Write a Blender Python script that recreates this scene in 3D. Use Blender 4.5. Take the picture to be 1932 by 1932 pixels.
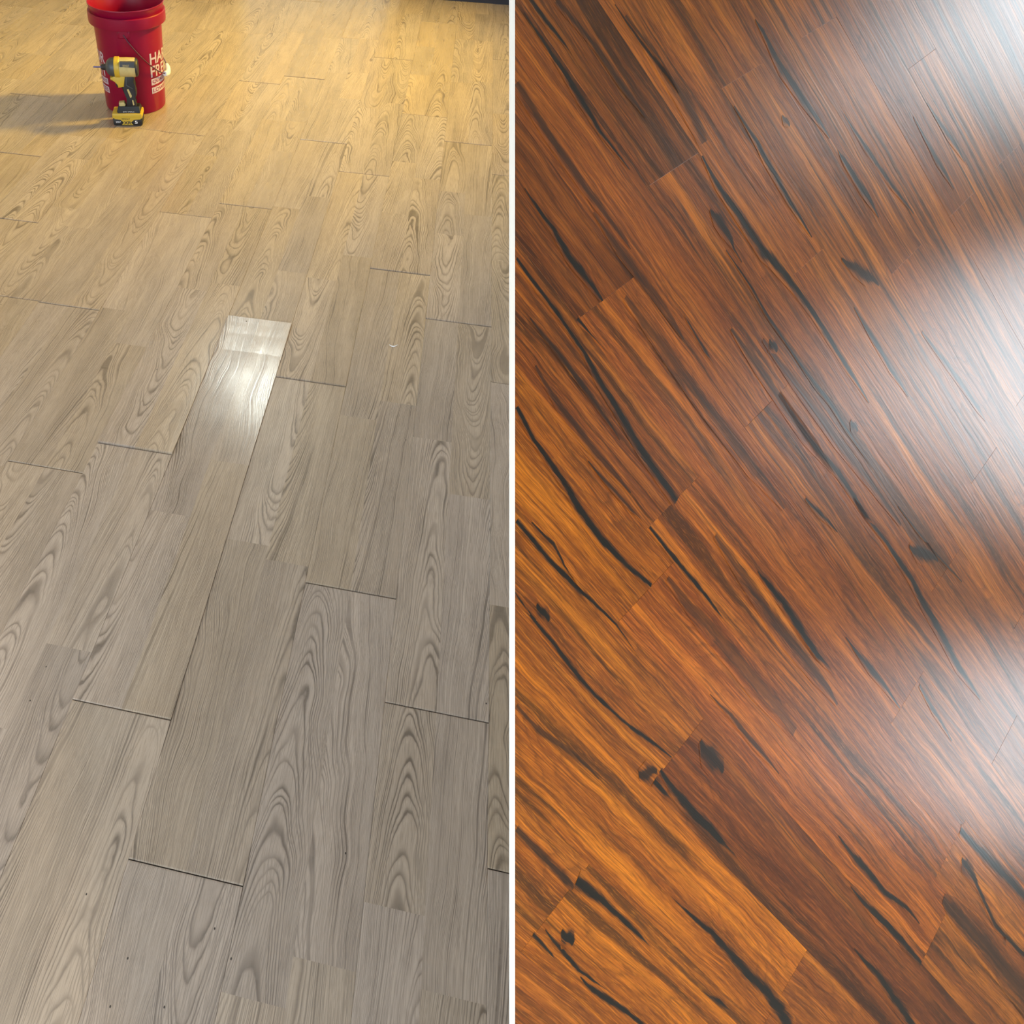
import bpy, bmesh, math, random
from mathutils import Vector, Matrix
random.seed(7)
scene = bpy.context.scene
for o in list(bpy.data.objects): bpy.data.objects.remove(o)
COL = scene.collection

# ------------------------------------------------------------------ camera
W = 1932.0
F, CX, CY, H = 1370.0, 480.0, 966.0, 1.30          # focal length and principal point in pixels, eye height in metres
RX = Vector((0.97758441, 0.1663543, -0.12905411))   # rows: world axes in camera axes (right, down, forward)
RY = Vector((0.21034077, -0.74474501, 0.63333374))
RZ = Vector((0.00924539, -0.64628254, -0.7630422))
EYE = Vector((0, 0, H))
cam_data = bpy.data.cameras.new('camera'); cam = bpy.data.objects.new('camera', cam_data); COL.objects.link(cam)
M = Matrix(((RX[0], -RX[1], -RX[2]), (RY[0], -RY[1], -RY[2]), (RZ[0], -RZ[1], -RZ[2])))
cam.matrix_world = Matrix.Translation(EYE) @ M.to_4x4()
cam_data.sensor_fit = 'HORIZONTAL'; cam_data.sensor_width = 36.0
cam_data.lens = 36.0 * F / W; cam_data.shift_x = (W / 2 - CX) / W; cam_data.shift_y = 0
cam_data.clip_start = 0.02
scene.camera = cam
def ray(px, py):
    c = Vector(((px - CX) / F, (py - CY) / F, 1.0))
    return Vector((RX.dot(c), RY.dot(c), RZ.dot(c))).normalized()
def ground(px, py, z=0.0):
    r = ray(px, py); return EYE + r * ((z - H) / r.z)
def proj(P):
    d = Vector(P) - EYE
    c = RX * d.x + RY * d.y + RZ * d.z
    if c.z < 0.01: return (-9999, -9999)
    return (CX + F * c.x / c.z, CY + F * c.y / c.z)

# ------------------------------------------------------------------ world, lights, exposure
SKY = 5.3
wd = bpy.data.worlds.new('overcast_sky'); scene.world = wd; wd.use_nodes = True
bg = wd.node_tree.nodes['Background']; bg.inputs[0].default_value = (0.84, 0.975, 1.05, 1); bg.inputs[1].default_value = SKY
scene.view_settings.view_transform = 'Standard'; scene.view_settings.look = 'None'
scene.view_settings.exposure = 0.0; scene.view_settings.gamma = 1.0; scene.view_settings.use_curve_mapping = False

WARM = (1.0, 0.68, 0.05)
def area(name, loc, target, sx, sy, power, color, portal=False, shape='RECTANGLE'):
    l = bpy.data.lights.new(name, 'AREA'); l.shape = shape; l.size = sx; l.size_y = sy
    l.energy = power; l.color = color
    o = bpy.data.objects.new(name, l); COL.objects.link(o); o.location = loc
    o.rotation_euler = (Vector(target) - Vector(loc)).to_track_quat('-Z', 'Z').to_euler()
    if portal: l.cycles.is_portal = True
    return o
LAMPS = [  # name, position, size, power, colour, aim
    ('far_lamp', (1.45, 4.45, 2.25), 0.45, 70.0, WARM, (-2.1, 3.6, 0)),
    ('panel_fill', (1.50, -0.95, 1.65), 0.26, 8.0, (1.0, 0.80, 0.46), (0.3, 0.25, 0.6)),  # unseen fill, added to brighten the lower left of the dark panel
    ('plank_lamp', (-0.96, 4.25, 2.42), 0.15, 14.0, (0.92, 1.0, 0.93), (-0.96, 2.0, 0)),
]

SPREAD = {'far_lamp': 86, 'left_lamp': 100, 'panel_fill': 110}
# room extents
XL, XR, YN, YF, ZC = -2.9, 1.70, -2.2, 5.17, 2.5
# window openings: wall, a0, a1 (along the wall), z0, z1 (glass left open below the added glare blind), z1 of the opening
WIN_R = [(1.98, 3.10, 0.10, 1.40, 2.1), (1.14, 1.72, 0.10, 0.94, 2.1), (0.44, 0.92, 0.10, 0.44, 2.1)]
WIN_L = [(-1.7, 0.5, 0.3, 2.05, 2.1)]
WIN_N = [(-2.7, 0.3, 0.3, 2.15, 2.2)]
DOOR_F = (-1.20, -0.275, 0.02, 0.75, 2.05)

# ------------------------------------------------------------------ helpers
def link(o, parent=None):
    COL.objects.link(o)
    if parent: o.parent = parent
    return o
def mesh_obj(name, verts, faces, mat, parent=None, mats=None, fm=None, smooth=False):
    me = bpy.data.meshes.new(name); me.from_pydata([tuple(v) for v in verts], [], faces)
    for m in (mats or [mat]): me.materials.append(m)
    if fm: me.polygons.foreach_set('material_index', fm)
    if smooth: me.polygons.foreach_set('use_smooth', [True] * len(me.polygons))
    me.update()
    return link(bpy.data.objects.new(name, me), parent)
def bm_obj(name, bm, mat, parent=None, smooth=False):
    me = bpy.data.meshes.new(name); bmesh.ops.recalc_face_normals(bm, faces=bm.faces); bm.to_mesh(me); bm.free()
    me.materials.append(mat)
    if smooth:
        me.polygons.foreach_set('use_smooth', [True] * len(me.polygons)); me.set_sharp_from_angle(angle=math.radians(38))
    return link(bpy.data.objects.new(name, me), parent)
def empty(name, loc, rz=0.0):
    o = bpy.data.objects.new(name, None); COL.objects.link(o); o.location = loc; o.rotation_euler = (0, 0, rz)
    o.empty_display_size = 0.05
    return o
def tag(o, label, cat, group=None):
    o['label'] = label; o['category'] = cat
    if group: o['group'] = group
    return o
def struct(o, label=None):
    o['kind'] = 'structure'
    if label: o['label'] = label
    return o
def add_box(bm, x0, x1, y0, y1, z0, z1, bevel=0.0):
    v = [bm.verts.new((x, y, z)) for z in (z0, z1) for y in (y0, y1) for x in (x0, x1)]
    f = [(0, 2, 3, 1), (4, 5, 7, 6), (0, 1, 5, 4), (2, 6, 7, 3), (0, 4, 6, 2), (1, 3, 7, 5)]
    fs = [bm.faces.new([v[i] for i in q]) for q in f]
    if bevel:
        es = list({e for q in fs for e in q.edges})
        bmesh.ops.bevel(bm, geom=es, offset=bevel, segments=2, affect='EDGES', profile=0.5)
def add_lathe(bm, prof, segs=48, axis='Z', off=(0, 0, 0), closed=False):
    rings = []
    for r, t in prof:
        ring = []
        for i in range(segs):
            a = 2 * math.pi * i / segs; c, s = r * math.cos(a), r * math.sin(a)
            p = (c, s, t) if axis == 'Z' else (t, c, s)
            ring.append(bm.verts.new((p[0] + off[0], p[1] + off[1], p[2] + off[2])))
        rings.append(ring)
    for a, b in zip(rings, rings[1:]):
        for i in range(segs):
            j = (i + 1) % segs; bm.faces.new((a[i], a[j], b[j], b[i]))
    if closed:
        bm.faces.new(list(reversed(rings[0]))); bm.faces.new(rings[-1])
def add_tube(bm, pts, r, segs=8):
    rings = []; pts = [Vector(p) for p in pts]
    up = Vector((0.13, 0.27, 1)).normalized()
    for i, p in enumerate(pts):
        d = (pts[min(i + 1, len(pts) - 1)] - pts[max(i - 1, 0)]).normalized()
        u = d.cross(up).normalized(); w = d.cross(u)
        rr = r[i] if isinstance(r, (list, tuple)) else r
        rings.append([bm.verts.new(p + (u * math.cos(2 * math.pi * k / segs) + w * math.sin(2 * math.pi * k / segs)) * rr) for k in range(segs)])
    for a, b in zip(rings, rings[1:]):
        for i in range(segs):
            j = (i + 1) % segs; bm.faces.new((a[i], a[j], b[j], b[i]))
    bm.faces.new(list(reversed(rings[0]))); bm.faces.new(rings[-1])
def add_prism(bm, poly, y0, y1, bevel=0.0, segs=2):
    a = [bm.verts.new((x, y0, z)) for x, z in poly]; b = [bm.verts.new((x, y1, z)) for x, z in poly]
    n = len(poly); fs = [bm.faces.new(a), bm.faces.new(list(reversed(b)))]
    for i in range(n):
        j = (i + 1) % n; fs.append(bm.faces.new((a[j], a[i], b[i], b[j])))
    if bevel:
        es = [e for e in {e for q in fs[:2] for e in q.edges}]
        bmesh.ops.bevel(bm, geom=es, offset=bevel, segments=segs, affect='EDGES', profile=0.5)

# ------------------------------------------------------------------ materials
def lin(r, g, b):
    f = lambda c: (c / 255 / 12.92) if c / 255 <= 0.04045 else ((c / 255 + 0.055) / 1.055) ** 2.4
    return (f(r), f(g), f(b), 1)
class NB:                                            # small node-building helper
    def __init__(s, name):
        s.m = bpy.data.materials.new(name); s.m.use_nodes = True; s.t = s.m.node_tree; s.b = s.t.nodes['Principled BSDF']
    def n(s, typ, **kw):
        x = s.t.nodes.new('ShaderNode' + typ)
        for k, v in kw.items(): setattr(x, k, v)
        return x
    def put(s, sock, val):
        if isinstance(val, bpy.types.NodeSocket): s.t.links.new(val, sock)
        else: sock.default_value = val
    def math(s, op, a, b=0.0, c=None, clamp=False):
        x = s.n('Math', operation=op, use_clamp=clamp); s.put(x.inputs[0], a); s.put(x.inputs[1], b)
        if c is not None: s.put(x.inputs[2], c)
        return x.outputs[0]
    def comb(s, a, b, c):
        x = s.n('CombineXYZ')
        for i, v in enumerate((a, b, c)): s.put(x.inputs[i], v)
        return x.outputs[0]
    def noise(s, vec, scale=1.0, detail=2.0, rough=0.5, dist=0.0):
        x = s.n('TexNoise'); s.put(x.inputs['Vector'], vec); x.inputs['Scale'].default_value = scale
        x.inputs['Detail'].default_value = detail; x.inputs['Roughness'].default_value = rough; x.inputs['Distortion'].default_value = dist
        return x.outputs['Fac']
    def white(s, v):
        x = s.n('TexWhiteNoise', noise_dimensions='1D'); s.put(x.inputs['W'], v); return x.outputs['Value']
    def mix(s, f, a, b, blend='MIX'):
        x = s.n('Mix', data_type='RGBA', blend_type=blend); s.put(x.inputs[0], f); s.put(x.inputs[6], a); s.put(x.inputs[7], b); return x.outputs[2]
    def ramp(s, f, stops, interp='LINEAR'):
        x = s.n('ValToRGB'); s.put(x.inputs[0], f); cr = x.color_ramp; cr.interpolation = interp
        while len(cr.elements) < len(stops): cr.elements.new(0.5)
        for e, (p, c) in zip(cr.elements, stops): e.position = p; e.color = c if len(c) == 4 else (*c, 1)
        return x.outputs[0]
    def step(s, v, a, b):
        x = s.n('MapRange', interpolation_type='SMOOTHSTEP'); s.put(x.inputs[0], v); s.put(x.inputs[1], a); s.put(x.inputs[2], b); return x.outputs[0]
    def attr(s, name):
        return s.n('Attribute', attribute_name=name, attribute_type='GEOMETRY')
def simple(name, col, rough=0.5, metal=0.0, spec=0.5, bump=0.0, vary=0.06):
    q = NB(name); tc = q.n('TexCoord')
    nz = q.noise(tc.outputs['Object'], 60, 4, 0.6)
    a = tuple(c * (1 - vary) for c in col[:3]) + (1,); b = tuple(min(1, c * (1 + vary)) for c in col[:3]) + (1,)
    q.put(q.b.inputs['Base Color'], q.mix(nz, a, b))
    q.b.inputs['Roughness'].default_value = rough; q.b.inputs['Metallic'].default_value = metal; q.b.inputs['Specular IOR Level'].default_value = spec
    if bump:
        bn = q.n('Bump'); bn.inputs['Strength'].default_value = bump; bn.inputs['Distance'].default_value = 0.002
        q.put(bn.inputs['Height'], nz); q.put(q.b.inputs['Normal'], bn.outputs[0])
    return q.m

def oak_material():
    q = NB('light_oak_laminate')
    g = q.n('SeparateXYZ'); q.put(g.inputs[0], q.attr('grain').outputs['Vector'])
    ac, al, sd = g.outputs[0], g.outputs[1], g.outputs[2]
    r1, r2, r3, r4 = (q.white(q.math('ADD', sd, k * 17.31)) for k in range(4))
    off = q.math('MULTIPLY', sd, 7.7)
    # arches: contour lines of a field that climbs along the strip and bends across it
    c0 = q.math('MULTIPLY_ADD', r1, 0.20, -0.05)
    wob = q.math('SUBTRACT', q.noise(q.comb(q.math('MULTIPLY', ac, 6), q.math('MULTIPLY', al, 3.2), off), 1, 2), 0.5)
    wob2 = q.math('SUBTRACT', q.noise(q.comb(q.math('MULTIPLY', ac, 40), q.math('MULTIPLY', al, 16), off), 1, 3), 0.5)
    dx = q.math('ADD', q.math('SUBTRACT', ac, c0), q.math('MULTIPLY', wob, 0.055))
    dx = q.math('DIVIDE', dx, 0.098)
    sgn = q.math('SIGN', q.math('SUBTRACT', r2, 0.5))
    para = q.math('MULTIPLY', q.math('MULTIPLY', dx, dx), 27.0)
    climb = q.math('MULTIPLY', al, q.math('MULTIPLY_ADD', r3, 16.0, 9.0))
    fld = q.math('ADD', q.math('MULTIPLY', para, sgn), climb)
    fld = q.math('ADD', fld, q.math('MULTIPLY', wob, 7.0))
    fld = q.math('ADD', fld, q.math('MULTIPLY', wob2, 0.85))
    fld = q.math('ADD', fld, q.math('MULTIPLY', q.noise(q.comb(q.math('MULTIPLY', fld, 0.42), off, 0.5), 1, 1), 4.5))
    fr = q.math('FRACT', q.math('MULTIPLY', fld, 1.0))
    line = q.ramp(fr, [(0.0, (1, 1, 1)), (0.10, (0.85, 0.85, 0.85)), (0.34, (0.22, 0.22, 0.22)), (0.60, (0.0, 0.0, 0.0)), (0.86, (0.22, 0.22, 0.22)), (1.0, (1, 1, 1))])
    pore = q.noise(q.comb(q.math('MULTIPLY', ac, 900), q.math('MULTIPLY', al, 22), off), 1, 2)
    fine = q.math('FRACT', q.math('ADD', q.math('MULTIPLY', q.math('ADD', ac, q.math('MULTIPLY', wob, 0.03)), 210.0), q.math('MULTIPLY', wob2, 1.6)))
    fine = q.math('MULTIPLY', q.step(q.math('ABSOLUTE', q.math('SUBTRACT', fine, 0.5)), 0.26, 0.48), q.step(q.noise(q.comb(q.math('MULTIPLY', ac, 45), q.math('MULTIPLY', al, 3.0), off), 1, 2), 0.40, 0.60))
    blot = q.noise(q.comb(q.math('MULTIPLY', ac, 14), q.math('MULTIPLY', al, 2.0), off), 1, 3)
    streng = q.math('MULTIPLY_ADD', q.noise(q.comb(q.math('MULTIPLY', ac, 25), q.math('MULTIPLY', al, 5), off), 1, 2), 2.0, -0.15)
    lf = q.math('MULTIPLY', line, streng, clamp=True)
    lf = q.math('MULTIPLY', lf, 0.88)
    pf = q.math('MULTIPLY', q.step(pore, 0.48, 0.66), 0.42)
    k = q.math('MAXIMUM', q.math('MAXIMUM', lf, pf), q.math('MULTIPLY', fine, 0.50))
    base = q.mix(blot, (0.490, 0.388, 0.308, 1), (0.392, 0.296, 0.222, 1))
    col = q.mix(k, base, (0.120, 0.088, 0.066, 1))
    oi = q.n('ObjectInfo'); col = q.mix(1.0, col, oi.outputs['Color'], 'MULTIPLY')
    st = q.step(q.math('ADD', q.attr('streak').outputs['Fac'], q.math('MULTIPLY', wob2, 0.3)), 0.25, 0.55)
    col = q.mix(st, col, (0.03, 0.02, 0.015, 1))
    q.put(q.b.inputs['Base Color'], col)
    rr = q.math('ADD', q.attr('gloss').outputs['Fac'], q.math('MULTIPLY', blot, 0.06))
    q.put(q.b.inputs['Roughness'], rr)
    bn = q.n('Bump'); bn.inputs['Strength'].default_value = 0.12; bn.inputs['Distance'].default_value = 0.0006
    q.put(bn.inputs['Height'], q.math('SUBTRACT', 1.0, k)); q.put(q.b.inputs['Normal'], bn.outputs[0])
    return q.m

def dark_material():
    q = NB('dark_red_brown_laminate')
    g = q.n('SeparateXYZ'); q.put(g.inputs[0], q.attr('grain').outputs['Vector'])
    ac, al, sd = g.outputs[0], g.outputs[1], g.outputs[2]
    off = q.math('MULTIPLY', sd, 9.1)
    bend = q.math('SUBTRACT', q.noise(q.comb(q.math('MULTIPLY', ac, 12), q.math('MULTIPLY', al, 5.5), off), 1, 3, 0.55), 0.5)
    ac = q.math('ADD', ac, q.math('MULTIPLY', bend, 0.019))
    def nz(sa, sl, det=3, rough=0.55, dist=0.0, add=0.0):
        return q.noise(q.comb(q.math('MULTIPLY', ac, sa), q.math('MULTIPLY', al, sl), q.math('ADD', off, add)), 1, det, rough, dist)
    fib = nz(700, 15, 3)
    fib2 = nz(230, 5, 3, add=3)
    band = nz(58, 2.3, 4, 0.62, 0.5)
    broad = nz(30, 1.5, 2, 0.5, 0.3, add=11)
    dk = nz(48, 1.9, 4, 0.6, 0.7, add=23)
    col = q.ramp(band, [(0.28, lin(76, 42, 22)), (0.43, lin(118, 70, 36)), (0.54, lin(150, 94, 44)), (0.68, lin(186, 124, 56))])
    red = q.step(broad, 0.42, 0.62)
    col = q.mix(q.math('MULTIPLY', red, 0.40), col, lin(128, 72, 46))
    col = q.mix(q.math('MULTIPLY', q.step(fib2, 0.46, 0.66), 0.55), col, lin(78, 44, 26))
    col = q.mix(q.math('MULTIPLY', q.step(fib, 0.47, 0.64), 0.38), col, lin(62, 34, 20))
    col = q.mix(q.math('MULTIPLY', q.step(fib, 0.47, 0.33), 0.30), col, lin(206, 132, 76))
    col = q.mix(q.math('MULTIPLY', q.step(dk, 0.52, 0.64), 0.85), col, lin(52, 32, 22))
    wv = q.math('SUBTRACT', nz(14, 5, 2, add=41), 0.5); wv2 = q.math('SUBTRACT', nz(90, 24, 3, add=43), 0.5)
    dxx = q.math('DIVIDE', q.math('SUBTRACT', ac, q.math('MULTIPLY_ADD', q.white(sd), 0.12, -0.015)), 0.094)
    fl = q.math('ADD', q.math('MULTIPLY', q.math('MULTIPLY', dxx, dxx), 16.0), q.math('MULTIPLY', al, 12.0))
    fl = q.math('ADD', q.math('ADD', fl, q.math('MULTIPLY', wv, 9.0)), q.math('MULTIPLY', wv2, 1.2))
    ln = q.ramp(q.math('FRACT', fl), [(0.0, (1, 1, 1)), (0.14, (.5, .5, .5)), (0.45, (0, 0, 0)), (0.9, (.1, .1, .1)), (1.0, (1, 1, 1))])
    col = q.mix(q.math('MULTIPLY', q.math('MULTIPLY', ln, q.step(broad, 0.30, 0.60)), 0.55), col, lin(60, 34, 18))
    dash = nz(1500, 70, 2, 0.6, add=51)
    col = q.mix(q.math('MULTIPLY', q.step(dash, 0.52, 0.70), 0.45), col, lin(58, 32, 18))
    col = q.mix(q.math('MULTIPLY', q.step(dash, 0.46, 0.30), 0.22), col, lin(214, 150, 92))
    oi = q.n('ObjectInfo'); col = q.mix(1.0, col, oi.outputs['Color'], 'MULTIPLY')
    rag = q.math('MULTIPLY', q.math('SUBTRACT', nz(520, 48, 5, 0.65, add=31), 0.5), 1.15)
    sa = q.attr('streak').outputs['Fac']
    halo = q.math('MULTIPLY', q.step(q.math('ADD', sa, q.math('MULTIPLY', rag, 0.8)), 0.0, 0.75), q.attr('ink').outputs['Fac'])
    col = q.mix(q.math('MULTIPLY', q.math('MULTIPLY', halo, q.step(sa, 0.0, 0.25)), 0.75), col, lin(58, 34, 20))
    st = q.step(q.math('ADD', sa, rag), 0.34, 0.70)
    st = q.math('MULTIPLY', st, q.step(sa, 0.0, 0.14))
    col = q.mix(q.math('MULTIPLY', st, q.attr('ink').outputs['Fac']), col, (0.0085, 0.0075, 0.0065, 1))
    q.put(q.b.inputs['Base Color'], col)
    q.put(q.b.inputs['Roughness'], q.math('MULTIPLY_ADD', fib2, 0.12, 0.27)); q.b.inputs['Specular IOR Level'].default_value = 0.42
    bn = q.n('Bump'); bn.inputs['Strength'].default_value = 0.30; bn.inputs['Distance'].default_value = 0.0004
    hgt = q.math('ADD', q.math('MULTIPLY', fib, 0.6), q.math('MULTIPLY', fib2, 1.4))
    q.put(bn.inputs['Height'], hgt); q.put(q.b.inputs['Normal'], bn.outputs[0])
    return q.m

OAK, DARK = oak_material(), dark_material()
M_SUB = simple('dark_underlay', (0.02, 0.017, 0.014, 1), 0.9)
M_WHITE = simple('white_trim_paint', (0.93, 0.96, 1.0, 1), 0.35, vary=0.004)
M_WALL = simple('pale_wall_paint', (0.50, 0.49, 0.47, 1), 0.8, bump=0.05)
M_CEIL = simple('ceiling_paint', (0.82, 0.82, 0.84, 1), 0.9)
M_BASEB = simple('dark_navy_baseboard', (0.012, 0.012, 0.025, 1), 0.45)
M_FRAME = simple('white_window_frame', (0.75, 0.75, 0.75, 1), 0.5)
M_BLIND = simple('grey_glare_blind', (0.22, 0.21, 0.20, 1), 0.9)
M_RED = simple('red_plastic', (0.225, 0.0004, 0.028, 1), 0.36, 0.0, 0.28, vary=0.05)
M_PRINT = simple('white_print', (0.46, 0.37, 0.46, 1), 0.5)
M_WIRE = simple('dull_wire', (0.09, 0.03, 0.05, 1), 0.4, 0.5)
M_GRIP = simple('white_plastic_grip', (0.75, 0.75, 0.80, 1), 0.35)
M_YEL = simple('yellow_plastic', (0.52, 0.35, 0.03, 1), 0.45)
M_DUST = simple('dusty_yellow_plastic', (0.50, 0.40, 0.17, 1), 0.6, vary=0.25)
M_BLK = simple('black_rubber', (0.010, 0.011, 0.016, 1), 0.5)
M_GRY = simple('dark_grey_gearcase', (0.055, 0.065, 0.080, 1), 0.4, 0.2)
M_STEEL = simple('violet_steel', (0.12, 0.11, 0.32, 1), 0.3, 0.6)
M_WD = simple('trestle_wood', (0.30, 0.20, 0.11, 1), 0.6, vary=0.15)
M_OFF = simple('off_white', (0.8, 0.8, 0.85, 1), 0.5)
q = NB('frosted_dimming_glass')                       # frosted door glass, added to dim the daylight glare on the floor
for l in list(q.b.outputs[0].links): q.t.links.remove(l)
tr = q.n('BsdfTranslucent'); tr.inputs[0].default_value = (0.46, 0.44, 0.40, 1)
df = q.n('BsdfDiffuse'); df.inputs[0].default_value = (0.7, 0.7, 0.7, 1)
mx = q.n('MixShader'); mx.inputs[0].default_value = 0.2
q.t.links.new(tr.outputs[0], mx.inputs[1]); q.t.links.new(df.outputs[0], mx.inputs[2])
q.t.links.new(mx.outputs[0], q.t.nodes['Material Output'].inputs[0]); M_FROST = q.m

# ------------------------------------------------------------------ room shell
def wall_with_openings(name, axis, pos, a0, a1, z1, opens, thick, mat):
    """axis 'x': wall in plane x=pos, runs along y; 'y': plane y=pos, runs along x."""
    bm = bmesh.new()
    def put(u0, u1, z0, zz):
        if u1 - u0 < 1e-4 or zz - z0 < 1e-4: return
        if z0 == 0: z0 = -0.03
        lo, hi = min(pos, pos + thick), max(pos, pos + thick)
        if axis == 'x': add_box(bm, lo, hi, u0, u1, z0, zz)
        else: add_box(bm, u0, u1, lo, hi, z0, zz)
    cur = a0
    for (u0, u1, z0, zt) in sorted(opens):
        put(cur, u0, 0, z1); put(u0, u1, 0, z0); put(u0, u1, zt, z1); cur = u1
    put(cur, a1, 0, z1)
    return struct(bm_obj(name, bm, mat))
wall_with_openings('wall_right', 'x', XR, YN, YF, ZC, [(a, b, z0, zt) for a, b, z0, zo, zt in WIN_R], 0.12, M_WALL)
wall_with_openings('wall_left', 'x', XL, YN, YF, ZC, [(a, b, z0, zt) for a, b, z0, zo, zt in WIN_L], -0.12, M_WALL)
wall_with_openings('wall_back', 'y', YF + 0.012, XL - 0.12, XR + 0.12, ZC, [(DOOR_F[0], DOOR_F[1], 0.0, DOOR_F[4])], 0.12, M_WALL)
wall_with_openings('wall_front', 'y', YN, XL - 0.12, XR + 0.12, ZC, [(a, b, z0, zt) for a, b, z0, zo, zt in WIN_N], -0.12, M_WALL)
bm = bmesh.new(); add_box(bm, XL - 0.12, XR + 0.12, YN - 0.12, YF + 0.13, ZC, ZC + 0.1); struct(bm_obj('ceiling', bm, M_CEIL))
bm = bmesh.new()
add_box(bm, XL, DOOR_F[0] - 0.06, YF, YF + 0.012, -0.011, 0.11); add_box(bm, DOOR_F[1] + 0.06, XR, YF, YF + 0.012, -0.011, 0.11)
struct(bm_obj('baseboard_back', bm, M_BASEB), 'dark navy baseboard along the far wall')

def window(name, axis, pos, thick, spec):
    a0, a1, z0, zo, zt = spec
    fr = bmesh.new(); bl = bmesh.new(); m = pos + thick * 0.5
    def put(bm, u0, u1, za, zb, h, bev=0.0):
        if axis == 'x': add_box(bm, m - h, m + h, u0, u1, za, zb, bev)
        else: add_box(bm, u0, u1, m - h, m + h, za, zb, bev)
    t = 0.03
    put(fr, a0, a0 + t, z0, zt, 0.03); put(fr, a1 - t, a1, z0, zt, 0.03)
    put(fr, a0 + t, a1 - t, z0, z0 + t, 0.03); put(fr, a0 + t, a1 - t, zt - t, zt, 0.03)
    f = struct(bm_obj(name, fr, M_FRAME))
    put(bl, a0 + t, a1 - t, zo, zt - t, 0.002)
    put(bl, a0 + t, a1 - t, zo - 0.015, zo, 0.007)
    bm_obj('glare_blind', bl, M_BLIND, f)  # unseen blind, added to trim the daylight and its glare
    return f
n = 1
for axis, pos, th, lst, tgt in (('x', XR, 0.12, WIN_R, (-1, 0)), ('x', XL, -0.12, WIN_L, (1, 0)), ('y', YN, -0.12, WIN_N, (0, 1))):
    for sp in lst:
        window('window_%d' % n, axis, pos, th, sp); n += 1
        a, z = (sp[0] + sp[1]) / 2, (sp[2] + sp[3]) / 2
        loc = (pos + th, a, z) if axis == 'x' else (a, pos + th, z)
        area('window_daylight', loc, (loc[0] + tgt[0], loc[1] + tgt[1], z), sp[3] - sp[2] if axis == 'x' else sp[1] - sp[0], sp[1] - sp[0] if axis == 'x' else sp[3] - sp[2], 1, (1, 1, 1), True)
# far glass door; opaque upper panel added to limit its glare on the floor
bm = bmesh.new(); x0, x1, z0, zo, zt = DOOR_F
for a, b, c, d in ((x0, x0 + 0.02, 0, zt), (x1 - 0.02, x1, 0, zt), (x0 + 0.02, x1 - 0.02, zt - 0.04, zt), (x0 + 0.02, x1 - 0.02, 0, z0)):
    add_box(bm, a, b, YF + 0.03, YF + 0.09, c, d)
door = struct(bm_obj('door_1', bm, M_FRAME))
bm = bmesh.new(); add_box(bm, x0 + 0.02, x1 - 0.02, YF + 0.055, YF + 0.057, z0, zo); bm_obj('frosted_pane', bm, M_FROST, door)
bm = bmesh.new(); add_box(bm, x0 + 0.02, x1 - 0.02, YF + 0.040, YF + 0.060, zo, zt - 0.04); bm_obj('door_glare_panel', bm, M_FRAME, door)

# lamps
for name, loc, size, power, colr, aim in LAMPS:
    lo = area(name + '_light', (loc[0], loc[1], loc[2] - 0.03), aim, size, size, power, colr, shape='DISK')
    lo.data.spread = math.radians(SPREAD.get(name, 180))

# ------------------------------------------------------------------ light oak floor
BW, BL = 0.1505 * H, 0.986 * H                       # board width and length
def col_x(k): return -(0.0535 + 0.1505 * k) * H      # left edge of board column k (x grows to the right)
PHASE = {-3: .311, -2: .511, -1: .697, 0: .224, 1: .416, 2: .937, 3: .853, 4: .37, 5: .374, 6: .72, 7: .11, 8: .55, 9: .30, 10: .82, 11: .47, 12: .15, 13: .66, -4: .12, -5: .74, -6: .42, -7: .20, -8: .9, -9: .6}
KNOWN = {(-1, 'R'): [.163, 1.184, 2.207, 2.692], (-2, 'R'): [.952, 2.02, 3.021], (0, 'R'): [.731, 1.731, 2.749, 3.743], (1, 'R'): [.94], (1, 'L'): [2.431],
         (2, 'R'): [.497], (3, 'R'): [3.384], (8, 'R'): [2.778], (4, 'R'): [2.93]}
# how far board ends curl up (metres) at the joint (column, v): (lift of the near board's far end, lift of the far board's near end, reach)
LIFT = {(-1, 1.683): (.0005, .003, .10), (-2, 1.497): (.0005, .003, .10), (0, 1.21): (.002, .0045, .12), (-1, .697): (.002, .004, .10), (-2, .511): (.002, .003, .10),
        (1, .416): (.003, .003, .10), (0, .224): (.003, .003, .10), (1, 1.402): (.0075, .0, .30), (2, .937): (.001, .006, .25), (-3, .311): (.002, .002, .1), (5, 1.36): (.002, .002, .1), (4, 1.356): (.002, .003, .1)}
def lift_at(k, v):
    for (kk, vv), L in LIFT.items():
        if kk == k and abs(vv - v) < 0.03: return L
    rr = random.random(); return (.0008 * rr, .0012 * random.random(), .08)
GLOSS = {(1, .416): 0.17, (2, .937): 0.23}
floor = struct(mesh_obj('floor', [(XL, YN, -0.03), (XR, YN, -0.03), (XR, YF + 0.02, -0.03), (XL, YF + 0.02, -0.03), (XL, YN, -0.011), (XR, YN, -0.011), (XR, YF + 0.02, -0.011), (XL, YF + 0.02, -0.011)],
               [(3, 2, 1, 0), (4, 5, 6, 7), (0, 1, 5, 4), (1, 2, 6, 5), (2, 3, 7, 6), (3, 0, 4, 7)], M_SUB), 'light oak strip laminate floor with lifting board ends')
SEEN, REST = [], []
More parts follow.
